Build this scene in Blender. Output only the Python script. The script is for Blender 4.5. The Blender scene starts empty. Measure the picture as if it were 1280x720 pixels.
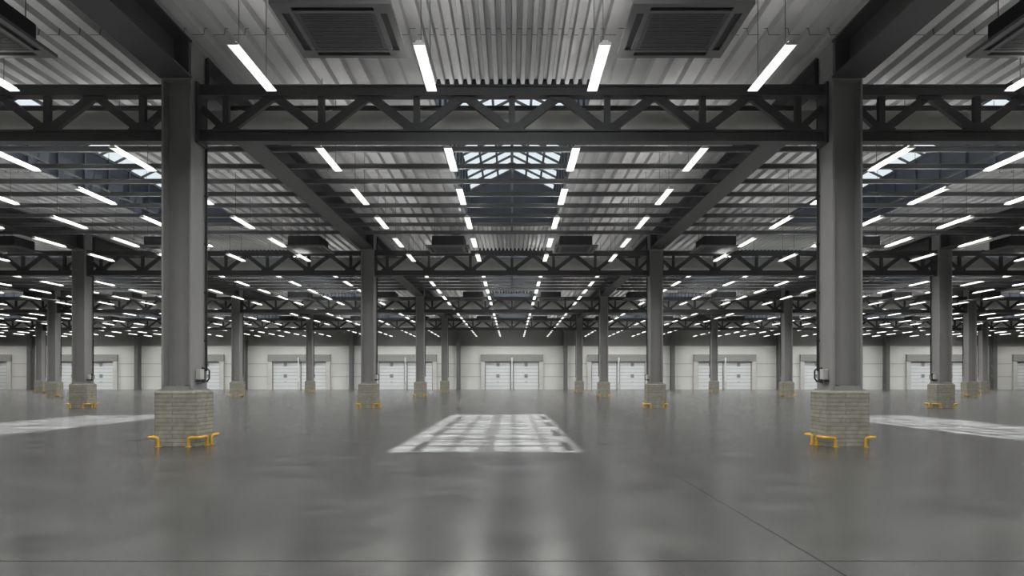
import bpy, math, random
from mathutils import Vector, Matrix

random.seed(4)
S = bpy.context.scene
COL = S.collection

# ------------------------------------------------------------------ measures
EYE = 1.21
BAY, DEEP = 12.0, 17.0            # column grid, across and in depth
ROW0 = 13.2                       # depth of the first column row
WALL_Y = 81.4
DECK = 6.07 + EYE
BEAM_BOT = 5.37 + EYE
JOIST_BOT = BEAM_BOT + .038
LAMP_BOT = 4.674 + EYE
SKY_A, SKY_Y1 = 1.64, 15.1     # half width, start/end measured from a row
EAVE, RIDGE = 7.40 + EYE, 8.22 + EYE
ORD = ['zeroth', 'first', 'second', 'third', 'fourth', 'fifth', 'sixth', 'seventh', 'eighth', 'ninth', 'tenth', 'eleventh', 'twelfth']
HALF = 0.711                      # half field of view


def sky_y0(d):
    return 1.7 if d == 0 else 3.9


def row_y(r):
    return ROW0 + DEEP * r


def bay_phrase(i):
    if i == 0:
        return 'centre bay'
    return '%s bay %s of centre' % (ORD[abs(i)], 'left' if i < 0 else 'right')


def line_phrase(x):
    n = int(round((abs(x) - 6) / 12)) + 1
    return '%s column line %s of centre' % (ORD[n], 'left' if x < 0 else 'right')


# ------------------------------------------------------------------ materials
def new_mat(name):
    m = bpy.data.materials.new(name)
    m.use_nodes = True
    nt = m.node_tree
    return m, nt, nt.nodes['Principled BSDF'], nt.nodes['Material Output']


def node(nt, kind, **kw):
    n = nt.nodes.new(kind)
    for k, v in kw.items():
        setattr(n, k, v)
    return n


def ramp(nt, stops):
    r = node(nt, 'ShaderNodeValToRGB')
    e = r.color_ramp.elements
    while len(e) < len(stops):
        e.new(0.5)
    for k, (p, c) in enumerate(stops):
        e[k].position = p
        e[k].color = (c[0], c[1], c[2], 1) if isinstance(c, tuple) else (c, c, c, 1)
    return r


def paint(name, col, rough=0.5, metal=0.0, vary=0.12, scale=3.0, spec=0.5):
    m, nt, b, out = new_mat(name)
    tc = node(nt, 'ShaderNodeTexCoord')
    nz = node(nt, 'ShaderNodeTexNoise')
    nz.inputs['Scale'].default_value = scale
    nz.inputs['Detail'].default_value = 5
    nt.links.new(tc.outputs['Object'], nz.inputs['Vector'])
    lo = tuple(c * (1 - vary) for c in col)
    hi = tuple(c * (1 + vary) for c in col)
    r = ramp(nt, [(0.3, lo), (0.7, hi)])
    nt.links.new(nz.outputs['Fac'], r.inputs['Fac'])
    nt.links.new(r.outputs['Color'], b.inputs['Base Color'])
    b.inputs['Roughness'].default_value = rough
    b.inputs['Metallic'].default_value = metal
    b.inputs['Specular IOR Level'].default_value = spec
    return m


def math_node(nt, op, a, b=None, c=None):
    n = node(nt, 'ShaderNodeMath', operation=op)
    for k, v in enumerate((a, b, c)):
        if v is None:
            continue
        if isinstance(v, (int, float)):
            n.inputs[k].default_value = v
        else:
            nt.links.new(v, n.inputs[k])
    return n.outputs[0]


def line_mask(nt, coord, offset, period, half):
    """1 on a thin line repeated every period"""
    t = math_node(nt, 'SUBTRACT', coord, offset)
    t = math_node(nt, 'ADD', t, period * 200.5)
    t = math_node(nt, 'MODULO', t, period)
    t = math_node(nt, 'SUBTRACT', t, period / 2)
    t = math_node(nt, 'ABSOLUTE', t)
    return math_node(nt, 'LESS_THAN', t, half)


def mix_color(nt, fac, a, b):
    n = node(nt, 'ShaderNodeMix', data_type='RGBA')
    nt.links.new(fac, n.inputs[0])
    for s, v in ((n.inputs[6], a), (n.inputs[7], b)):
        if isinstance(v, tuple):
            s.default_value = (*v, 1)
        else:
            nt.links.new(v, s)
    return n.outputs[2]


def mat_floor():
    m, nt, b, out = new_mat('polished_concrete')
    tc = node(nt, 'ShaderNodeTexCoord')
    sep = node(nt, 'ShaderNodeSeparateXYZ')
    nt.links.new(tc.outputs['Object'], sep.inputs[0])
    big = node(nt, 'ShaderNodeTexNoise')
    big.inputs['Scale'].default_value = 0.8
    big.inputs['Detail'].default_value = 5
    big.inputs['Roughness'].default_value = 0.5
    nt.links.new(tc.outputs['Object'], big.inputs['Vector'])
    fine = node(nt, 'ShaderNodeTexNoise')
    fine.inputs['Scale'].default_value = 3.0
    fine.inputs['Detail'].default_value = 4
    fine.inputs['Roughness'].default_value = 0.55
    nt.links.new(tc.outputs['Object'], fine.inputs['Vector'])
    r1 = ramp(nt, [(0.28, (0.036, 0.0365, 0.037)), (0.7, (0.074, 0.0745, 0.0725))])
    nt.links.new(big.outputs['Fac'], r1.inputs['Fac'])
    r2 = ramp(nt, [(0.3, 0.68), (0.65, 1.05)])
    nt.links.new(fine.outputs['Fac'], r2.inputs['Fac'])
    mul = node(nt, 'ShaderNodeMix', data_type='RGBA', blend_type='MULTIPLY')
    mul.inputs[0].default_value = 1
    nt.links.new(r1.outputs['Color'], mul.inputs[6])
    nt.links.new(r2.outputs['Color'], mul.inputs[7])
    wob = math_node(nt, 'MULTIPLY', math_node(nt, 'SUBTRACT', fine.outputs['Fac'], 0.5), 0.02)
    jx = line_mask(nt, math_node(nt, 'ADD', sep.outputs['X'], wob), -4.08, 6.13, 0.0055)
    jy = line_mask(nt, math_node(nt, 'ADD', sep.outputs['Y'], wob), 4.78, 6.13, 0.0105)
    j = math_node(nt, 'MAXIMUM', jx, jy)
    nt.links.new(mix_color(nt, j, mul.outputs[2], (0.018, 0.018, 0.018)), b.inputs['Base Color'])
    rr = ramp(nt, [(0.3, 0.19), (0.7, 0.262)])
    soft = node(nt, 'ShaderNodeTexNoise')
    soft.inputs['Scale'].default_value = 1.6
    soft.inputs['Detail'].default_value = 4
    soft.inputs['Roughness'].default_value = 0.55
    nt.links.new(tc.outputs['Object'], soft.inputs['Vector'])
    nt.links.new(soft.outputs['Fac'], rr.inputs['Fac'])
    nt.links.new(rr.outputs['Color'], b.inputs['Roughness'])
    nt.links.new(math_node(nt, 'SUBTRACT', 1.0, math_node(nt, 'MULTIPLY', j, 0.97)), b.inputs['Specular IOR Level'])
    bump = node(nt, 'ShaderNodeBump')
    bump.inputs['Strength'].default_value = 0.012
    bump.inputs['Distance'].default_value = 0.02
    nt.links.new(fine.outputs['Fac'], bump.inputs['Height'])
    nt.links.new(bump.outputs[0], b.inputs['Normal'])
    return m


def mat_plinth():
    m, nt, b, out = new_mat('stone_courses')
    tc = node(nt, 'ShaderNodeTexCoord')
    sep = node(nt, 'ShaderNodeSeparateXYZ')
    nt.links.new(tc.outputs['Object'], sep.inputs[0])
    com = node(nt, 'ShaderNodeCombineXYZ')
    nt.links.new(math_node(nt, 'ADD', sep.outputs['X'], sep.outputs['Y']), com.inputs[0])
    nt.links.new(sep.outputs['Z'], com.inputs[1])
    br = node(nt, 'ShaderNodeTexBrick')
    br.inputs['Scale'].default_value = 1.0
    br.inputs['Brick Width'].default_value = 0.85
    br.inputs['Row Height'].default_value = 0.072
    br.inputs['Mortar Size'].default_value = 0.007
    br.inputs['Mortar Smooth'].default_value = 0.3
    br.inputs['Color1'].default_value = (0.335, 0.325, 0.27, 1)
    br.inputs['Color2'].default_value = (0.28, 0.275, 0.23, 1)
    br.inputs['Mortar'].default_value = (0.17, 0.165, 0.14, 1)
    nt.links.new(com.outputs[0], br.inputs['Vector'])
    nz = node(nt, 'ShaderNodeTexNoise')
    nz.inputs['Scale'].default_value = 9
    nz.inputs['Detail'].default_value = 6
    nt.links.new(tc.outputs['Object'], nz.inputs['Vector'])
    rp = ramp(nt, [(0.3, 0.75), (0.7, 1.1)])
    nt.links.new(nz.outputs['Fac'], rp.inputs['Fac'])
    mul = node(nt, 'ShaderNodeMix', data_type='RGBA', blend_type='MULTIPLY')
    mul.inputs[0].default_value = 1
    nt.links.new(br.outputs['Color'], mul.inputs[6])
    nt.links.new(rp.outputs['Color'], mul.inputs[7])
    nt.links.new(mul.outputs[2], b.inputs['Base Color'])
    b.inputs['Roughness'].default_value = 0.85
    bump = node(nt, 'ShaderNodeBump')
    bump.inputs['Strength'].default_value = 0.6
    bump.inputs['Distance'].default_value = 0.02
    bump.invert = True
    nt.links.new(br.outputs['Fac'], bump.inputs['Height'])
    nt.links.new(bump.outputs[0], b.inputs['Normal'])
    return m


def mat_wall():
    m, nt, b, out = new_mat('pale_wall_panels')
    tc = node(nt, 'ShaderNodeTexCoord')
    sep = node(nt, 'ShaderNodeSeparateXYZ')
    nt.links.new(tc.outputs['Object'], sep.inputs[0])
    nz = node(nt, 'ShaderNodeTexNoise')
    nz.inputs['Scale'].default_value = 0.5
    nz.inputs['Detail'].default_value = 6
    nt.links.new(tc.outputs['Object'], nz.inputs['Vector'])
    r = ramp(nt, [(0.3, (0.72, 0.72, 0.695)), (0.7, (0.81, 0.81, 0.785))])
    nt.links.new(nz.outputs['Fac'], r.inputs['Fac'])
    j = line_mask(nt, sep.outputs['Z'], 0.0, 1.45, 0.03)
    j = math_node(nt, 'MULTIPLY', j, math_node(nt, 'LESS_THAN', sep.outputs['Z'], 3.6))
    nt.links.new(mix_color(nt, j, r.outputs['Color'], (0.40, 0.40, 0.39)), b.inputs['Base Color'])
    b.inputs['Roughness'].default_value = 0.6
    return m


def mat_glass():
    m, nt, b, out = new_mat('skylight_glass')
    nt.nodes.remove(b)
    tr = node(nt, 'ShaderNodeBsdfTransparent')
    tr.inputs[0].default_value = (0.90, 0.93, 0.94, 1)
    gl = node(nt, 'ShaderNodeBsdfGlossy')
    gl.inputs['Roughness'].default_value = 0.05
    mx = node(nt, 'ShaderNodeMixShader')
    mx.inputs[0].default_value = 0.06
    nt.links.new(tr.outputs[0], mx.inputs[1])
    nt.links.new(gl.outputs[0], mx.inputs[2])
    nt.links.new(mx.outputs[0], out.inputs['Surface'])
    return m


def mat_milky():
    m, nt, b, out = new_mat('milky_glazing')
    nt.nodes.remove(b)
    tl = node(nt, 'ShaderNodeBsdfTranslucent')
    tl.inputs[0].default_value = (0.62, 0.64, 0.65, 1)
    df = node(nt, 'ShaderNodeBsdfDiffuse')
    df.inputs[0].default_value = (0.6, 0.6, 0.6, 1)
    mx = node(nt, 'ShaderNodeMixShader')
    mx.inputs[0].default_value = 0.3
    nt.links.new(tl.outputs[0], mx.inputs[1])
    nt.links.new(df.outputs[0], mx.inputs[2])
    nt.links.new(mx.outputs[0], out.inputs['Surface'])
    return m


def mat_emit(name, col, strength):
    m, nt, b, out = new_mat(name)
    b.inputs['Base Color'].default_value = (0.9, 0.9, 0.9, 1)
    b.inputs['Emission Color'].default_value = (*col, 1)
    b.inputs['Emission Strength'].default_value = strength
    return m


M = {
    'floor': mat_floor(),
    'plinth': mat_plinth(),
    'wall': mat_wall(),
    'glass': mat_glass(),
    'milky': mat_milky(),
    'cladding': paint('upper_cladding', (0.20, 0.20, 0.19), 0.7, 0, 0.08, 0.6),
    'column': paint('column_paint', (0.275, 0.273, 0.272), 0.42, 0, 0.07, 1.5),
    'dark': paint('dark_steel', (0.058, 0.059, 0.060), 0.5, 0, 0.10, 1.5),
    'joist': paint('joist_steel', (0.105, 0.107, 0.11), 0.5, 0, 0.10, 1.5),
    'deck': paint('deck_sheet', (0.52, 0.52, 0.525), 0.42, 0.0, 0.08, 0.9),
    'upstand': paint('upstand_navy', (0.045, 0.052, 0.068), 0.45, 0, 0.15, 1.2),
    'bar': paint('glazing_bar', (0.05, 0.055, 0.062), 0.5, 0, 0.1, 2),
    'duct': paint('galvanised_duct', (0.82, 0.82, 0.78), 0.4, 0.0, 0.10, 0.8),
    'black': paint('black_plastic', (0.018, 0.018, 0.02), 0.55, 0, 0.1, 4),
    'panel': paint('cassette_panel', (0.125, 0.125, 0.128), 0.5, 0, 0.06, 3),
    'grille': paint('cassette_grille', (0.075, 0.075, 0.077), 0.6, 0, 0.08, 6),
    'lampbody': paint('lamp_housing', (0.62, 0.62, 0.60), 0.5, 0, 0.03, 5),
    'lamp': mat_emit('lamp_diffuser', (1.0, 0.98, 0.945), 1.15),
    'deck_fill': mat_emit('added_deck_fill', (1.0, 0.985, 0.95), 37.0),  # unseen upward glow, added on the lamps to brighten the roof deck
    'wire': paint('suspension_wire', (0.06, 0.06, 0.06), 0.5, 0, 0.1, 4),
    'yellow': paint('yellow_paint', (0.62, 0.36, 0.035), 0.45, 0, 0.15, 12),
    'door': paint('door_panel', (0.80, 0.825, 0.84), 0.5, 0, 0.04, 1),
    'doorgap': paint('door_seam', (0.45, 0.47, 0.48), 0.6, 0, 0.05, 2),
    'doorwin': paint('door_window', (0.27, 0.29, 0.29), 0.25, 0, 0.1, 3),
    'surround': paint('dock_surround', (0.62, 0.62, 0.60), 0.65, 0, 0.06, 2),
    'lintel': paint('dock_lintel', (0.30, 0.30, 0.29), 0.7, 0, 0.06, 2),
    'white': paint('white_tube', (0.80, 0.81, 0.80), 0.4, 0, 0.03, 2),
    'seal': paint('door_seal', (0.14, 0.14, 0.14), 0.7, 0, 0.05, 2),
    'lap': paint('lap_joint', (0.12, 0.12, 0.12), 0.7, 0, 0.05, 2),
    'wallcol': paint('wall_column_paint', (0.15, 0.15, 0.148), 0.5, 0, 0.08, 1.5),
    'box': paint('junction_box_grey', (0.50, 0.50, 0.47), 0.5, 0, 0.05, 8),
    'skirt': paint('skirting_white', (0.75, 0.75, 0.73), 0.5, 0, 0.04, 2),
}


# ------------------------------------------------------------------ mesh tools
class MB:
    def __init__(s):
        s.v, s.f, s.mi, s.mats = [], [], [], []
        s.smooth = set()

    def m(s, key):
        if key not in s.mats:
            s.mats.append(key)
        return s.mats.index(key)

    def add(s, verts, faces, key, smooth=False):
        o, k = len(s.v), s.m(key)
        s.v += [tuple(p) for p in verts]
        for f in faces:
            if smooth:
                s.smooth.add(len(s.f))
            s.f.append(tuple(o + i for i in f))
            s.mi.append(k)
        return s

    def box(s, x0, x1, y0, y1, z0, z1, key):
        v = [(x, y, z) for z in (z0, z1) for y in (y0, y1) for x in (x0, x1)]
        return s.add(v, [(0, 2, 3, 1), (4, 5, 7, 6), (0, 1, 5, 4), (2, 6, 7, 3), (0, 4, 6, 2), (1, 3, 7, 5)], key)

    def bbox(s, x0, x1, y0, y1, z0, z1, key, c=0.01):
        """box with the four upright edges and the top edge bevelled"""
        ring = lambda d, z: [(x0 + d + c, y0 + d, z), (x1 - d - c, y0 + d, z), (x1 - d, y0 + d + c, z), (x1 - d, y1 - d - c, z),
                             (x1 - d - c, y1 - d, z), (x0 + d + c, y1 - d, z), (x0 + d, y1 - d - c, z), (x0 + d, y0 + d + c, z)]
        v = ring(0, z0) + ring(0, z1 - c) + ring(c, z1)
        f = [tuple(range(7, -1, -1)), tuple(range(16, 24))]
        for a in (0, 8):
            for k in range(8):
                f.append((a + k, a + (k + 1) % 8, a + 8 + (k + 1) % 8, a + 8 + k))
        return s.add(v, f, key)

    def prism(s, poly, axis, a, b, key):
        """poly in the two other axes, extruded along axis"""
        n = len(poly)
        def p3(p, t):
            return {'x': (t, p[0], p[1]), 'y': (p[0], t, p[1]), 'z': (p[0], p[1], t)}[axis]
        v = [p3(p, a) for p in poly] + [p3(p, b) for p in poly]
        f = [tuple(range(n)), tuple(range(2 * n - 1, n - 1, -1))]
        f += [(k, k + n, (k + 1) % n + n, (k + 1) % n) for k in range(n)]
        return s.add(v, f, key)

    def bar(s, p, q, w, d, key):
        """rectangular bar from p to q: w in the plane of the truss, d across (y)"""
        p, q = Vector(p), Vector(q)
        t = (q - p).normalized()
        yv = Vector((0, 1, 0))
        if abs(t.y) > 0.9:
            yv = Vector((1, 0, 0))
        n = t.cross(yv).normalized()
        yv = n.cross(t).normalized()
        v = []
        for c in (p, q):
            for a, b in ((-1, -1), (1, -1), (1, 1), (-1, 1)):
                v.append(c + n * a * w / 2 + yv * b * d / 2)
        return s.add(v, [(0, 1, 2, 3), (7, 6, 5, 4), (0, 4, 5, 1), (1, 5, 6, 2), (2, 6, 7, 3), (3, 7, 4, 0)], key)

    def tube(s, pts, r, key, seg=10):
        pts = [Vector(p) for p in pts]
        v, f = [], []
        up = None
        for k, p in enumerate(pts):
            t = ((pts[min(k + 1, len(pts) - 1)] - pts[max(k - 1, 0)])).normalized()
            if up is None:
                up = Vector((0, 0, 1)) if abs(t.z) < 0.9 else Vector((1, 0, 0))
            a = (up - t * up.dot(t)).normalized()
            up = a
            b = t.cross(a)
            for j in range(seg):
                an = 2 * math.pi * j / seg
                v.append(p + a * math.cos(an) * r + b * math.sin(an) * r)
        for k in range(len(pts) - 1):
            for j in range(seg):
                f.append((k * seg + j, k * seg + (j + 1) % seg, (k + 1) * seg + (j + 1) % seg, (k + 1) * seg + j))
        s.add(v, f, key, True)
        n = len(pts)
        return s.add(v[:seg] + v[-seg:], [tuple(range(seg - 1, -1, -1)), tuple(range(seg, 2 * seg))], key)

    def mesh(s, name):
        me = bpy.data.meshes.new(name)
        me.from_pydata(s.v, [], s.f)
        for k in s.mats:
            me.materials.append(M[k])
        me.polygons.foreach_set('material_index', s.mi)
        if s.smooth:
            for k in s.smooth:
                me.polygons[k].use_smooth = True
        me.update()
        import bmesh
        bm = bmesh.new()
        bm.from_mesh(me)
        bmesh.ops.recalc_face_normals(bm, faces=bm.faces)
        bm.to_mesh(me)
        bm.free()
        return me


def i_profile(w, h, tf, tw):
    """I shape, flanges level, base at 0"""
    a, b = w / 2, tw / 2
    return [(-a, 0), (a, 0), (a, tf), (b, tf), (b, h - tf), (a, h - tf), (a, h), (-a, h), (-a, h - tf), (-b, h - tf), (-b, tf), (-a, tf)]


def link(name, data, parent=None, loc=(0, 0, 0)):
    o = bpy.data.objects.new(name, data)
    COL.objects.link(o)
    o.location = loc
    if parent is not None:
        o.parent = parent
    return o


def tag(o, label, cat, group=None, kind='thing'):
    o['label'] = label
    o['category'] = cat
    o['kind'] = kind
    if group:
        o['group'] = group
    return o


def thing(name, loc, label, cat, group=None, parts=(), rz=0.0):
    """parts: (name, mesh, location) or (name, mesh, location, [sub parts], label)"""
    root = link(name, None, None, loc)
    root.empty_display_size = 0.2
    root.rotation_euler.z = rz
    tag(root, label, cat, group)
    for p in parts:
        c = link(p[0], p[1], root, p[2])
        if len(p) > 4 and p[4]:
            c['label'] = p[4]
        for q in (p[3] if len(p) > 3 and p[3] else ()):
            link(q[0], q[1], c, q[2])
    return root


def struct(name, mesh, label, cat, loc=(0, 0, 0)):
    return tag(link(name, mesh, None, loc), label, cat, None, 'structure')


def in_view(x0, x1, y1, margin=0.3):
    """does a span x0..x1 reach the view wedge at depth y1"""
    lim = HALF * y1 + margin
    return x1 > -lim and x0 < lim


# ------------------------------------------------------------------ the room
FRONT = -10.0
SIDE = 66.0
struct('floor', MB().box(-SIDE - .3, SIDE + .3, FRONT - .3, WALL_Y + .3, -0.3, 0, 'floor').mesh('floor'),
       'polished grey concrete floor with saw-cut joints', 'floor')
struct('wall_back', MB().box(-SIDE, SIDE, WALL_Y, WALL_Y + .3, 0, DECK + 3, 'wall').mesh('wall_back'),
       'pale panelled far wall behind the dock doors', 'wall')
struct('wall_front', MB().box(-SIDE, SIDE, FRONT - .3, FRONT, 0, DECK + 3, 'wall').mesh('wall_front'), 'pale wall behind the viewer', 'wall')
struct('wall_left', MB().box(-SIDE - .3, -SIDE, FRONT, WALL_Y, 0, DECK + 3, 'wall').mesh('wall_left'), 'pale side wall on the left', 'wall')
struct('wall_right', MB().box(SIDE, SIDE + .3, FRONT, WALL_Y, 0, DECK + 3, 'wall').mesh('wall_right'), 'pale side wall on the right', 'wall')
up = MB()
up.box(-SIDE, SIDE, WALL_Y - .12, WALL_Y, 4.95, DECK + .05, 'cladding')
struct('trim_1', up.mesh('trim'), 'dark cladding band along the top of the far wall', 'trim')

# skylight slots: (bay, depth bay)
SKY = [(i, d) for d in range(4) for i in range(-5, 6) if in_view(i * BAY - SKY_A, i * BAY + SKY_A, row_y(d) + SKY_Y1)] + [(0, -1)]  # last slot is an unseen skylight added to light the near floor

deck = MB()


def sheet(x0, x1, y0, y1, period, depth, low, web, key='deck', drop=0.0):
    pts, x = [(x0, DECK)], x0
    while x + period <= x1 + 1e-6:
        pts += [(x + low, DECK), (x + low + web, DECK + depth), (x + period - web, DECK + depth), (x + period, DECK)]
        x += period
    if x1 - pts[-1][0] > 1e-3:
        pts.append((x1, DECK))
    v = [(p[0], y0, p[1] - drop) for p in pts] + [(p[0], y1, p[1] - drop) for p in pts]
    n = len(pts)
    deck.add(v, [(k, k + 1, n + k + 1, n + k) for k in range(n - 1)], key)


SIDE_RIB = (0.361, 0.115, 0.20, 0.022)         # period, depth, lower flat, web
MID_RIB = (SKY_A * 2 / 18, 0.11, 0.075, 0.022)
JOINTS = [FRONT, 12.7, 21.2, 29.7, 38.2, 46.7, 55.2, 63.7, 72.2, WALL_Y]
for i in range(-5, 6):
    cx = i * BAY
    for e0, e1 in ((cx - 6, cx - SKY_A), (cx + SKY_A, cx + 6)):
        sheet(e0, e1, FRONT, WALL_Y, *SIDE_RIB)
        for j in JOINTS[1:-1]:                      # dark lap joint across the ribs
            sheet(e0, e1, j - .014, j + .014, *SIDE_RIB, 'lap', .004)
    cuts = [FRONT]
    for d in range(-1, 4):
        if (i, d) in SKY:
            cuts += [row_y(d) + sky_y0(d), row_y(d) + SKY_Y1]
    cuts.append(WALL_Y)
    for a, b in zip(cuts[::2], cuts[1::2]):
        sheet(cx - SKY_A, cx + SKY_A, a, b, *MID_RIB)
        for j in JOINTS[1:-1]:
            if a + .1 < j < b - .1:
                sheet(cx - SKY_A, cx + SKY_A, j - .014, j + .014, *MID_RIB, 'lap', .004)
struct('ceiling', deck.mesh('ceiling'), 'ribbed grey metal roof deck overhead', 'ceiling')

# ------------------------------------------------------------------ skylights
t = 0.05


def skylight_parts(L, glass):
    us = MB()
    for s in (-1, 1):
        us.box(min(s * SKY_A, s * (SKY_A + t)), max(s * SKY_A, s * (SKY_A + t)), 0, L, DECK - .02, EAVE, 'upstand')
    gable = [(-SKY_A - t, DECK - .02), (SKY_A + t, DECK - .02), (SKY_A + t, EAVE), (0, RIDGE), (-SKY_A - t, EAVE)]
    us.prism(gable, 'y', -t, 0, 'upstand')
    us.prism(gable, 'y', L, L + t, 'upstand')
    for s in (-1, 1):                                   # stiffening ribs on the inside of the upstand
        for k in range(1, 10):
            y = L * k / 10
            us.box(min(s * SKY_A, s * (SKY_A - .05)), max(s * SKY_A, s * (SKY_A - .05)), y - .03, y + .03, DECK, EAVE, 'upstand')
    gf = MB()
    n = 15
    for s in (-1, 1):
        for k in range(n + 1):
            y = .03 + (L - .06) * k / n
            gf.bar((s * SKY_A, y, EAVE), (0, y, RIDGE), 0.07, 0.055, 'bar')
        for q in (0.0, 1 / 3, 2 / 3):
            x, z = s * SKY_A * (1 - q), EAVE + (RIDGE - EAVE) * q
            gf.box(x - .035, x + .035, 0, L, z - .05, z + .03, 'bar')
    gf.box(-.05, .05, 0, L, RIDGE - .09, RIDGE + .03, 'bar')
    o = [('upstand', us.mesh('upstand'), (0, 0, 0)), ('glazing_frame', gf.mesh('glazing_frame'), (0, 0, 0))]
    for s in (-1, 1):
        p = MB().add([(s * SKY_A, 0, EAVE + .03), (0, 0, RIDGE + .03), (0, L, RIDGE + .03), (s * SKY_A, L, EAVE + .03)], [(0, 1, 2, 3)], glass)
        o.append(('glass_slope', p.mesh('glass_slope'), (0, 0, 0)))
    return o


CLEAR = skylight_parts(SKY_Y1 - sky_y0(0), 'glass')
MILKY = skylight_parts(SKY_Y1 - sky_y0(1), 'milky')
for i, d in SKY:
    thing('skylight', (i * BAY, row_y(d) + sky_y0(d), 0), 'gabled glass roof lantern %s, %s' % ('added out of view to light the near floor' if d < 0 else 'behind the %s truss row' % ORD[d + 1], bay_phrase(i)), 'skylight',
          'roof lanterns', CLEAR if d == 0 else MILKY)

# ------------------------------------------------------------------ columns
PL = 0.995


def column_meshes(inner):
    """inner = +1 when the aisle side of the column faces +x"""
    o = {}
    p = MB()
    p.bbox(-.385, .385, -.37, .37, 0, PL, 'plinth', 0.03)
    o['plinth'] = p.mesh('plinth')
    b = MB()
    b.box(-.31, .31, -.338, .338, PL, PL + .03, 'column')
    for s in (-1, 1):                               # upright gussets on the plate
        b.box(s * .12 - .012, s * .12 + .012, -.30, -.115, PL + .03, PL + .10, 'column')
    b.box(-.25, .25, -.33, -.115, PL + .03, PL + .085, 'column')
    o['base_plate'] = b.mesh('base_plate')
    c = MB()
    zb, zt = PL + .03, DECK - .03
    for s in (-1, 1):
        x0, x1 = s * .25 - .018, s * .25 + .018
        c.box(x0, x1, -.33, .33, zb, zt, 'column')
    c.box(-.232, .232, -.115, -.08, zb, zt, 'column')
    o['shaft'] = c.mesh('shaft')
    st = MB()
    for z in (BEAM_BOT - .02, BEAM_BOT + .62):
        st.box(-.232, .232, -.33, -.115, z, z + .03, 'column')
    o['stiffener'] = st.mesh('stiffener')
    w = MB()
    x = inner * .295
    w.tube([(x, .24, 1.35), (x, .24, DECK - .1)], .022, 'black', 8)
    for k in range(6):
        z = 1.9 + k * .9
        w.box(min(inner * .268, inner * .32), max(inner * .268, inner * .32), .21, .27, z, z + .03, 'black')
    o['conduit'] = w.mesh('conduit')
    j = MB()
    xa, xb = sorted((inner * .268, inner * .36))
    j.bbox(xa, xb, -.16, .0, 1.20, 1.39, 'box', .008)
    j.box(xa, xb, -.19, .06, 1.155, 1.18, 'black')
    o['junction_box'] = j.mesh('junction_box')
    k = MB()
    hx = inner * .31
    k.tube([(hx, .12, 1.36), (hx + inner * .05, .12, 1.40), (hx + inner * .09, .12, 1.36), (hx + inner * .09, .12, 1.22), (hx + inner * .05, .12, 1.16), (hx, .12, 1.18)], .016, 'black', 8)
    k.box(*sorted((inner * .268, hx + inner * .01)), .09, .15, 1.14, 1.42, 'black')
    o['cable_hook'] = k.mesh('cable_hook')
    return o


CM = {1: column_meshes(1), -1: column_meshes(-1)}
columns = []
for r in range(4):
    for n in range(5):
        for s in (-1, 1):
            x = s * (6 + 12 * n)
            if not in_view(x - .3, x + .3, row_y(r) + .3):
                continue
            if n >= 4:
                continue
            cm = CM[-s]
            parts = [(k, cm[k], (0, 0, 0)) for k in ('plinth', 'base_plate', 'shaft', 'stiffener', 'conduit')]
            if r < 2:
                parts += [('junction_box', cm['junction_box'], (0, 0, 0)), ('cable_hook', cm['cable_hook'], (0, 0, 0))]
            thing('steel_column', (x, row_y(r), 0), 'grey column on stone plinth, %s row back, %s' % (ORD[r + 1], line_phrase(x)), 'column',
                  'steel columns', parts)
            columns.append((r, x, s))


# yellow corner guards: a low rail bent round the corner, a leg at each end
def guard_mesh(sx, sy):
    g = MB()
    c, f, e, h, q = .45, .44, .27, .165, .035
    pts = [(e * sx, f * sy, 0), (e * sx, f * sy, h - q)]
    pts += [((e + q * .3) * sx, f * sy, h - q * .3), ((e + q) * sx, f * sy, h)]
    pts += [((c - q) * sx, f * sy, h), ((c - q * .3) * sx, (f - q * .3) * sy, h), (c * sx, (f - q) * sy, h)]
    pts += [(c * sx, (.10 + q) * sy, h), (c * sx, (.10 + q * .3) * sy, h - q * .3), (c * sx, .10 * sy, h - q), (c * sx, .10 * sy, 0)]
    g.tube(pts, .027, 'yellow', 10)
    return g


gms, gpl = {}, {}
for sx in (-1, 1):
    for sy in (-1, 1):
        gms[sx, sy] = guard_mesh(sx, sy).mesh('rail')
        pl = MB()
        for px, py in ((.27 * sx, .37 * sy), (.45 * sx, .10 * sy)):
            pl.box(px - .045, px + .045, py - .045 if sy > 0 else py - .045, py + .045, 0, .008, 'yellow')
        gpl[sx, sy] = pl
fm = {}
for k in gms:
    sx, sy = k
    fm[k] = [MB().bbox(px - .045, px + .045, py - .045, py + .045, 0, .01, 'yellow', .003).mesh('foot_plate') for px, py in ((.27 * sx, .44 * sy), (.45 * sx, .10 * sy))]
for r, x, s in columns:
    spots = [(s, -1, 'outer front'), (-s, -1, 'inner front')]
    if r < 2:
        spots.append((-s, 1, 'inner rear'))
    for sx, sy, w in spots:
        parts = [('rail', gms[sx, sy], (0, 0, 0))]
        if r < 2:
            parts += [('foot_plate', f, (0, 0, 0)) for f in fm[sx, sy]]
        thing('corner_guard', (x, row_y(r), 0), 'yellow guard, %s plinth corner, %s row back, %s' % (w, ORD[r + 1], line_phrase(x)), 'guard rail',
              'yellow corner guards', parts)

# ------------------------------------------------------------------ main beams
bp = [(x, z + BEAM_BOT) for x, z in i_profile(.58, DECK - .03 - BEAM_BOT, .035, .03)]


def beam_mesh(y0, y1):
    n = int((y1 - y0) / 2.75)
    return (MB().prism(bp, 'y', y0, y1, 'dark').mesh('girder'), [y0 + .1 + (y1 - y0 - .2) * k / n for k in range(n + 1)])


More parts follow.
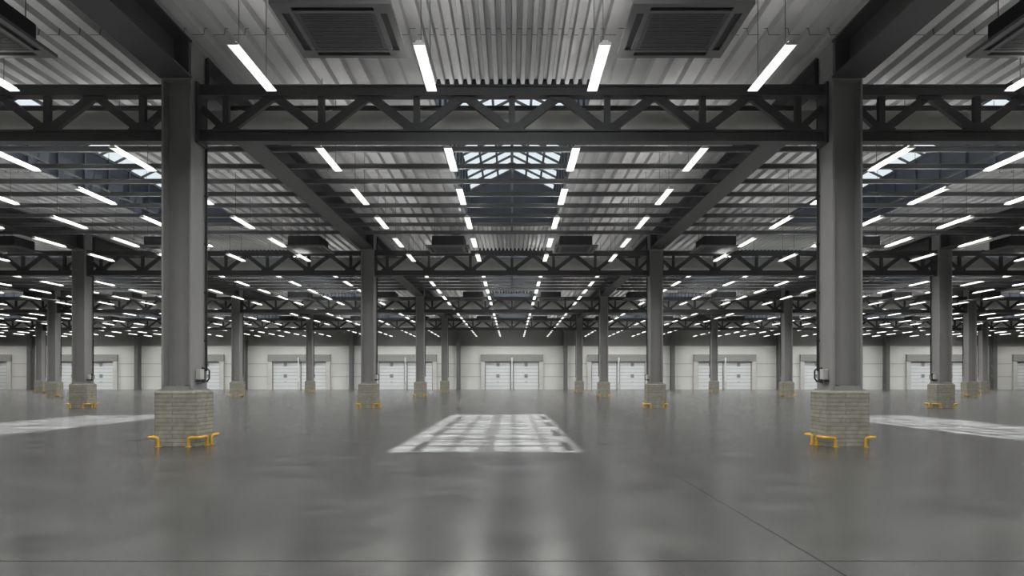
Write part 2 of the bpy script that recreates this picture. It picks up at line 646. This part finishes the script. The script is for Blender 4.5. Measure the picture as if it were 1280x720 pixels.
STIFF = {}
for q in (-1, 1):
    STIFF[q] = MB().box(*sorted((q * .27, q * .015)), -.012, .012, BEAM_BOT + .035, DECK - .065, 'dark').mesh('web_stiffener')
LONG = beam_mesh(.34, DEEP - .34)
LAST = beam_mesh(.34, WALL_Y - 1.15 - row_y(3))
for d in range(-1, 4):
    for n in range(5):
        for s in (-1, 1):
            x = s * (6 + 12 * n)
            yend = min(row_y(d + 1), WALL_Y - .5)
            if not in_view(x - .3, x + .3, yend) or (d == -1 and n > 0):
                continue
            g, ys = LAST if d == 3 else LONG
            where = 'before first truss row' if d < 0 else 'behind %s truss row' % ORD[d + 1]
            parts = [('girder', g, (0, 0, 0))]
            if d < 2:
                parts += [('web_stiffener', STIFF[q], (0, y, 0)) for y in (ys[0], ys[-1]) for q in (-1, 1)]
            thing('roof_beam', (x, row_y(d), 0), 'deep dark roof beam %s, %s' % (where, line_phrase(x)), 'beam', 'deep roof beams', parts)

# ------------------------------------------------------------------ trusses
T0, T1, T2, T3 = 4.325 + EYE, 4.535 + EYE, 5.16 + EYE, 5.355 + EYE
XE = 5.70


def chord(z0, z1):
    return MB().prism([(y, z + z0) for y, z in i_profile(.22, z1 - z0, .03, .16)], 'x', -XE, XE, 'dark')


top_chord, bottom_chord = chord(T2, T3).mesh('top_chord'), chord(T0, T1).mesh('bottom_chord')
NODE = [-5.235, -3.49, -1.745, 0, 1.745, 3.49, 5.235]
APEX = [-4.3625, -2.6175, -.8725, .8725, 2.6175, 4.3625]
vert = MB().box(-.055, .055, -.05, .05, T1, T2, 'dark').mesh('post')
diag_l = MB().bar((0, 0, T1 - .02), (.8725, 0, T2 + .03), .15, .10, 'dark').mesh('diagonal')
diag_r = MB().bar((0, 0, T1 - .02), (-.8725, 0, T2 + .03), .15, .10, 'dark').mesh('diagonal')
end_l = MB().bar((0, 0, T1), (-.44, 0, T1 + .42), .12, .10, 'dark').mesh('end_brace')
end_r = MB().bar((0, 0, T1), (.44, 0, T1 + .42), .12, .10, 'dark').mesh('end_brace')
gb = MB().prism([(-.24, T1), (.24, T1), (.24, T1 + .03), (.10, T1 + .14), (-.10, T1 + .14), (-.24, T1 + .03)], 'y', -.062, .062, 'dark').mesh('gusset')
gt = MB().prism([(-.20, T2), (.20, T2), (.20, T2 - .02), (.10, T2 - .08), (-.10, T2 - .08), (-.20, T2 - .02)], 'y', -.062, .062, 'dark').mesh('gusset')
ge = MB().box(-.02, .02, -.2, .2, T0 - .05, T3 + .02, 'dark').mesh('end_plate')
for r in range(4):
    for i in range(-4, 5):
        if not in_view(i * BAY - 6, i * BAY + 6, row_y(r), -.3):
            continue
        parts = [('top_chord', top_chord, (0, 0, 0)), ('bottom_chord', bottom_chord, (0, 0, 0))]
        for x in NODE:
            parts.append(('post', vert, (x, 0, 0)))
            if r < 3:
                parts.append(('gusset', gb, (x, 0, 0)))
        for x in NODE[:-1]:
            parts.append(('diagonal', diag_l, (x, 0, 0)))
        for x in NODE[1:]:
            parts.append(('diagonal', diag_r, (x, 0, 0)))
        if r < 3:
            parts += [('gusset', gt, (x, 0, 0)) for x in APEX]
        parts += [('end_brace', end_l, (NODE[0], 0, 0)), ('end_brace', end_r, (NODE[-1], 0, 0)),
                  ('end_plate', ge, (-XE, 0, 0)), ('end_plate', ge, (XE, 0, 0))]
        thing('roof_truss', (i * BAY, row_y(r), 0), 'black steel truss with zigzag web, %s row back, %s' % (ORD[r + 1], bay_phrase(i)), 'truss', 'zigzag roof trusses', parts)

# ------------------------------------------------------------------ round ducts behind each truss row
DR, DZ = .275, 4.92 + EYE
RING = MB().tube([(-.02, 0, 0), (.02, 0, 0)], DR + .012, 'duct', 28).mesh('joint_ring')
for r in range(4):
    half = min(60, HALF * (row_y(r) + 1) + 3)
    n = int(half / 1.75) + 1
    dm = MB().tube([(-n * 1.75, 0, 0), (n * 1.75, 0, 0)], DR, 'duct', 28)
    parts = [('pipe', dm.mesh('pipe'), (0, 0, 0))]
    if r < 2:
        parts += [('joint_ring', RING, (k * 1.75, 0, 0)) for k in range(-n + 1, n)]
    thing('ventilation_duct', (0, row_y(r) + .80, DZ), 'long round galvanised duct running just behind the %s truss row' % ORD[r + 1], 'duct', 'galvanised ducts', parts)

# ------------------------------------------------------------------ joists
jm = MB().prism([(y, z) for y, z in i_profile(.09, .125, .016, .02)], 'x', -5.975, 5.975, 'joist').mesh('joist')
JY = [1.42, 2.62] + [3.96 + 1.395 * k for k in range(8)]
rest, count = MB(), 0
for d in range(4):
    for i in range(-5, 6):
        for k, dy in enumerate(JY):
            y = row_y(d) + dy
            if not in_view(i * BAY - 5.7, i * BAY + 5.7, y, -.2):
                continue
            if count < 300:
                o = link('roof_joist', jm, None, (i * BAY, y, JOIST_BOT))
                tag(o, 'dark steel joist, %s behind the %s truss row, %s' % (ORD[k + 1], ORD[d + 1], bay_phrase(i)), 'joist', 'roof joists')
                count += 1
            else:
                rest.prism([(y + a, JOIST_BOT + b) for a, b in i_profile(.09, .125, .016, .02)], 'x', i * BAY - 5.98, i * BAY + 5.98, 'joist')
if rest.v:
    tag(link('distant_joist_rows', rest.mesh('joists')), 'farthest dark steel joists just in front of the far wall', 'joist', 'roof joists', 'stuff')

spine = MB().box(-.035, .035, 0, JY[-1] - JY[0] + .2, 0, .05, 'joist').mesh('spine_bar')
for d in range(3):
    for i in range(-d - 1, d + 2):
        o = link('spine_bar', spine, None, (i * BAY, row_y(d) + JY[0] - .1, JOIST_BOT + .125))
        tag(o, 'thin bar along the joists behind %s truss row, %s' % (ORD[d + 1], bay_phrase(i)), 'bar', 'bars along the joists')

# ------------------------------------------------------------------ strip lights
LL = 1.65
PROF = [(-.08, .018), (-.08, .006), (-.074, 0), (.074, 0), (.08, .006), (.08, .018)]
HPROF = [(-.05, .018), (.05, .018), (.04, .06), (-.04, .06)]


def diffuser(mb):
    """tray lens glowing downwards and sideways, with a brighter glowing strip added on its top to light the deck"""
    n = len(PROF)
    v = [(x, .012, z) for x, z in PROF] + [(x, LL - .012, z) for x, z in PROF]
    mb.add(v, [(k, k + n, k + n + 1, k + 1) for k in range(n - 1)] + [tuple(range(n)), tuple(range(2 * n - 1, n - 1, -1))], 'lamp')
    mb.add([v[0], v[n], v[2 * n - 1], v[n - 1]], [(0, 1, 2, 3)], 'deck_fill')


diff = MB()
diffuser(diff)
diff = diff.mesh('diffuser')
hous = MB().prism(HPROF, 'y', 0, LL, 'lampbody').mesh('housing')
cap = MB().box(-.083, .083, -.008, .012, -.003, .024, 'lampbody').mesh('end_cap')


def rib_z(dx):
    """height of the deck's underside above a spot dx from a bay's centre line"""
    if abs(dx) < SKY_A:
        p, dep, low, web = MID_RIB
        t = (dx + SKY_A) % p
    else:
        p, dep, low, web = SIDE_RIB
        t = (dx + 6 if dx < 0 else dx - SKY_A) % p
    if t < low:
        return DECK
    if t < low + web:
        return DECK + dep * (t - low) / web
    return DECK + dep if t < p - web else DECK + dep * (p - t) / web


WIRES = {}


def wire_mesh(dx, d_in_sky=False):
    key = (round(dx, 3), d_in_sky)
    if key not in WIRES:
        WIRES[key] = MB().tube([(0, 0, .058), (0, 0, (JOIST_BOT if d_in_sky else rib_z(dx)) - LAMP_BOT - .002)], .006, 'wire', 5).mesh('suspension_wire')
    return WIRES[key]


SMALL = {}


def small_light(dx, under):
    mb = MB()
    diffuser(mb)
    mb.prism(HPROF, 'y', 0, LL, 'lampbody')
    for q in (.95 if under else .25, 1.4):
        mb.tube([(0, q, .058), (0, q, rib_z(dx) - LAMP_BOT - .002)], .006, 'wire', 4)
    return mb


for _dx in (-3.912, -1.304, 1.304, 3.912):
    for _u in (False, True):
        SMALL[_dx, _u] = small_light(_dx, _u)
        SMALL[_dx, _u, 'mesh'] = SMALL[_dx, _u].mesh('strip_light')
# the light each strip throws downwards
TUBE = bpy.data.lights.new('strip_light_beam', 'AREA')
TUBE.shape = 'RECTANGLE'
TUBE.size, TUBE.size_y = .14, LL - .06
TUBE.energy = 44.0
TUBE.spread = math.radians(152)
TUBE.color = (1.0, 0.985, 0.95)


def beam(x, y, parent=None):
    if parent is not None:
        return link('strip_light_beam', TUBE, parent, (0, LL / 2, -.004))
    return link('strip_light_beam', TUBE, None, (x, y + LL / 2, LAMP_BOT - .004))


CASSETTE_X = [2.36, 7.66, 12.96, 18.95, 23.56, 28.95, 34.2, 39.4]
LINES = [(-3.912, 'outer left line'), (-1.304, 'inner left line'), (1.304, 'inner right line'), (3.912, 'outer right line')]
lamps, over = [], []
for d in range(-1, 4):
    for k in range(5):
        y = 14.58 + 3.12 * k + DEEP * d
        for i in range(-5, 6):
            for dx, nm in LINES:
                x = i * BAY + dx
                if d == -1 and k < 4:
                    if k >= 1 and abs(x) < 17:
                        over.append((x, y, dx))
                    continue
                if in_view(x - .09, x + .09, y + LL, 0.2):
                    where = 'last before first truss row' if d < 0 else '%s behind %s truss row' % (ORD[k + 1], ORD[d + 1])
                    lamps.append((math.hypot(x, y), x, y, dx, k, 'strip light %s, %s, %s' % (where, nm, bay_phrase(i))))
                elif in_view(x, x, y + LL, 5):
                    over.append((x, y, dx))
lamps.sort(key=lambda a: a[0])


def below_unit(x, k):
    return k == 4 and any(abs(abs(x) - c) < .85 for c in CASSETTE_X)


def merge(mb, src, x, y):
    o = len(mb.v)
    mb.v += [(v[0] + x, v[1] + y, v[2] + LAMP_BOT) for v in src.v]
    mb.f += [tuple(o + q for q in f) for f in src.f]
    mb.mi += src.mi
    mb.mats = list(src.mats)


for n, (dist, x, y, dx, k, lab) in enumerate(lamps[:300]):
    loc = (x, y, LAMP_BOT)
    under = below_unit(x, k)
    if y < 30.5:
        w = wire_mesh(dx)
        o = thing('hanging_strip_light', loc, lab, 'lamp', 'hanging strip lights',
              [('diffuser', diff, (0, 0, 0)), ('housing', hous, (0, 0, 0)), ('end_cap', cap, (0, 0, 0)), ('end_cap', cap, (0, LL - .004, 0)),
               ('suspension_wire', w, (0, .95 if under else .25, 0)), ('suspension_wire', w, (0, 1.4, 0))])
    else:
        o = tag(link('hanging_strip_light', SMALL[dx, under, 'mesh'], None, loc), lab, 'lamp', 'hanging strip lights')
    beam(x, y, o)
far, near = MB(), MB()
for dist, x, y, dx, k, lab in lamps[300:]:
    merge(far, SMALL[dx, below_unit(x, k)], x, y)
    beam(x, y)
for x, y, dx in over:
    merge(near, SMALL[dx, True], x, y)
    beam(x, y)
if far.v:
    tag(link('distant_light_rows', far.mesh('distant_light_rows')), 'farthest lit strip lights hanging close to the far wall', 'lamp', 'hanging strip lights', 'stuff')
tag(link('side_light_rows', near.mesh('side_light_rows')), 'lit strip lights hanging beyond the edges of the view', 'lamp', 'hanging strip lights', 'stuff')
print('lamps', len(lamps), 'others', len(over), 'joists', count)

# ------------------------------------------------------------------ ceiling cassettes (air conditioners)
CB, CW = 4.85 + EYE, .79
pn = MB()
# frame with four slots round a central grille, all real relief
ring_out, ring_in = CW, .50
zt = .05
for a, b, c, e in ((-CW, CW, -CW, -.70), (-CW, CW, .70, CW), (-CW, -.70, -.70, .70), (.70, CW, -.70, .70)):
    pn.box(a, b, c, e, 0, zt, 'panel')
for a, b, c, e in ((-.60, .60, -.60, -.54), (-.60, .60, .54, .60), (-.60, -.54, -.54, .54), (.54, .60, -.54, .54)):
    pn.box(a, b, c, e, .004, zt, 'panel')
for sx, sy in ((-1, -1), (1, -1), (-1, 1), (1, 1)):
    pn.box(*sorted((sx * .54, sx * .70)), *sorted((sy * .54, sy * .70)), .001, zt, 'panel')
pn = pn.mesh('fascia')
sl = MB()
for a, b, c, e in ((-.54, .54, -.70, -.60), (-.54, .54, .60, .70), (-.70, -.60, -.54, .54), (.60, .70, -.54, .54)):
    sl.box(a, b, c, e, .035, zt, 'black')
sl = sl.mesh('air_slot')
gr = MB()
gr.box(-.54, .54, -.54, .54, .012, zt, 'grille')
for k in range(17):
    y = -.48 + .06 * k
    gr.box(-.48, .48, y - .018, y + .018, .006, .012, 'grille')
gr = gr.mesh('intake_grille')
bd = MB().bbox(-.60, .60, -.60, .60, zt, .42, 'black', .02).mesh('casing')
rod = MB().tube([(0, 0, .42), (0, 0, DECK - CB)], .008, 'wire', 6).mesh('hanger_rod')
for d in range(-1, 3):
    yc = 10.1 + DEEP * (d + 1)
    for s in (-1, 1):
        for k, cx in enumerate(CASSETTE_X):
            x = s * cx
            if not in_view(x - .7, x + .7, yc + .8, -.1):
                continue
            where = 'before %s truss row' % ORD[d + 2]
            parts = [('casing', bd, (0, 0, 0)), ('fascia', pn, (0, 0, 0))]
            if d < 1:
                parts += [('air_slot', sl, (0, 0, 0)), ('intake_grille', gr, (0, 0, 0))]
                parts += [('hanger_rod', rod, (a, b, 0)) for a in (-.5, .5) for b in (-.5, .5)]
            else:
                parts += [('intake_grille', gr, (0, 0, 0))]
            thing('ceiling_cassette', (x, yc, CB), 'square ceiling air unit %s, %s to the %s of centre' % (where, ORD[k + 1], 'left' if s < 0 else 'right'),
                  'air conditioner', 'ceiling air units', parts)

# ------------------------------------------------------------------ far wall: columns, dock doors
wc = MB()
wc.prism([(x, y) for x, y in [(-.2, 0), (.2, 0), (.2, .03), (.015, .03), (.015, .17), (.2, .17), (.2, .2), (-.2, .2), (-.2, .17), (-.015, .17), (-.015, .03), (-.2, .03)]], 'z', 0, DECK - .03, 'wallcol')
wc = wc.mesh('chord')
lz = MB()
n = 13
for k in range(n):
    z0, z1 = .1 + k * (DECK - .2) / n, .1 + (k + 1) * (DECK - .2) / n
    a, b = (.2, .60) if k % 2 == 0 else (.60, .2)
    for x in (-.12, .12):
        lz.bar((x, a, z0), (x, b, z1), .06, .03, 'wallcol')
lz = lz.mesh('lacing')
wb = MB().box(-.28, .28, -.05, .8, 0, .05, 'wallcol').mesh('foot_plate')
for n_ in range(5):
    for s in (-1, 1):
        x = s * (6 + 12 * n_)
        thing('laced_column', (x, WALL_Y - 1.0, 0), 'dark laced column against the far wall, %s' % line_phrase(x), 'column', 'laced wall columns',
              [('chord', wc, (0, 0, 0)), ('chord', wc, (0, .60, 0)), ('lacing', lz, (0, 0, 0)), ('foot_plate', wb, (0, 0, 0))])

DW0, DW1, DH = .20, 2.98, 3.12
ND = 8


def door_meshes():
    leaf, seams = MB(), MB()
    w = DW1 - DW0
    seams.box(-w / 2, w / 2, -.02, .0, 0, DH, 'doorgap')
    for k in range(ND):
        z0, z1 = DH * k / ND, DH * (k + 1) / ND
        leaf.bbox(-w / 2, w / 2, -.06, -.02, z0 + .022, z1 - .022, 'door', .012)
    win = MB()
    win.box(-.19, .19, -.075, -.06, -.19, .19, 'doorwin')
    for a, b, c, e in ((-.21, .21, .17, .21), (-.21, .21, -.21, -.17), (-.21, -.17, -.17, .17), (.17, .21, -.17, .17)):
        win.box(a, b, -.085, -.06, c, e, 'surround')
    ed = MB()
    for s in (-1, 1):
        ed.box(min(s * w / 2, s * (w / 2 + .07)), max(s * w / 2, s * (w / 2 + .07)), -.07, .0, 0, DH + .04, 'seal')
    ed.box(-w / 2, w / 2, -.07, .0, DH, DH + .04, 'seal')
    hd = MB()
    hd.box(-.12, .12, -.10, -.06, .86, .90, 'seal')
    return leaf.mesh('leaf'), seams.mesh('backing'), win.mesh('vision_panel'), ed.mesh('seal'), hd.mesh('handle')


LEAF, SEAM, WIN, SEAL, HAND = door_meshes()
nd = 0
for i in range(-5, 6):
    for s in (-1, 1):
        xc = i * BAY + s * (DW0 + DW1) / 2
        if not in_view(xc - 1.4, xc + 1.4, WALL_Y):
            continue
        nd += 1
        e = link('door_%d' % nd, None, None, (xc, WALL_Y - .01, 0))
        tag(e, 'pale sectional dock door, %s of its pair, %s' % ('left' if s < 0 else 'right', bay_phrase(i)), 'door', 'dock doors', 'structure')
        link('backing', SEAM, e)
        link('leaf', LEAF, e)
        link('seal', SEAL, e)
        link('handle', HAND, e)
        for z in (1.52, 2.80):
            link('vision_panel', WIN, e, (0, 0, z))
su = MB().bbox(-.23, .23, -.30, 0, 0, 3.165, 'surround', .01).mesh('jamb')
li = MB().bbox(-3.51, 3.51, -.32, 0, 3.17, 3.95, 'lintel', .015).mesh('lintel')
po = MB().tube([(0, -.46, .9), (0, -.46, 3.60)], .085, 'white', 12).mesh('tube')
pf = MB().bbox(-.1, .1, -.56, -.36, 0, .9, 'surround', .02).mesh('foot')
pb = MB().box(-.02, .02, -.40, -.03, 2.4, 2.46, 'surround').mesh('bracket')
skirt = MB()
for i in range(-5, 6):
    if in_view(i * BAY - 3.6, i * BAY + 3.6, WALL_Y, -.5):
        thing('dock_surround', (i * BAY, WALL_Y - .02, 0), 'grey concrete jambs and lintel round the dock door pair, %s' % bay_phrase(i), 'door surround', 'dock surrounds',
              [('jamb', su, (-3.28, 0, 0)), ('jamb', su, (3.28, 0, 0)), ('lintel', li, (0, 0, 0))])
        if abs(i) < 5:
            thing('guide_post', (i * BAY, WALL_Y, 0), 'white tube post between the two dock doors, %s' % bay_phrase(i), 'post', 'white guide posts',
                  [('tube', po, (0, 0, 0)), ('foot', pf, (0, 0, 0)), ('bracket', pb, (0, 0, 0))])
    skirt.box(i * BAY + 3.52, i * BAY + 8.48, WALL_Y - .06, WALL_Y, 0, .12, 'skirt') if i < 5 else None
struct('baseboard_back', skirt.mesh('baseboard'), 'white skirting strip along the foot of the far wall', 'baseboard')

# ------------------------------------------------------------------ daylight
W = bpy.data.worlds.new('overcast')
S.world = W
W.use_nodes = True
bg = W.node_tree.nodes['Background']
bg.inputs[0].default_value = (0.90, 0.96, 1.0, 1)
bg.inputs[1].default_value = 1.0
sun = bpy.data.lights.new('sun', 'SUN')
sun.energy = 37
sun.angle = math.radians(1.2)
sun.color = (1.0, 0.99, 0.97)
so = link('sun', sun, None, (0, 0, 30))
so.rotation_euler = Vector((-.055, -.42, -1)).to_track_quat('-Z', 'Y').to_euler()

# ------------------------------------------------------------------ camera and view
cam = bpy.data.cameras.new('camera')
cam.sensor_width = 36
cam.lens = 900 / 1280 * 36
cam.shift_y = 113.5 / 1280
cam.clip_end = 300
co = link('camera', cam, None, (0, 0, EYE))
co.rotation_euler = (math.pi / 2, 0, 0)
S.camera = co
S.view_settings.view_transform = 'Standard'
S.view_settings.look = 'None'
S.view_settings.gamma = 1
S.view_settings.use_curve_mapping = False
S.view_settings.exposure = 0
S.cycles.use_denoising = True
S.cycles.max_bounces = 8
S.cycles.diffuse_bounces = 5
S.cycles.sample_clamp_indirect = 4
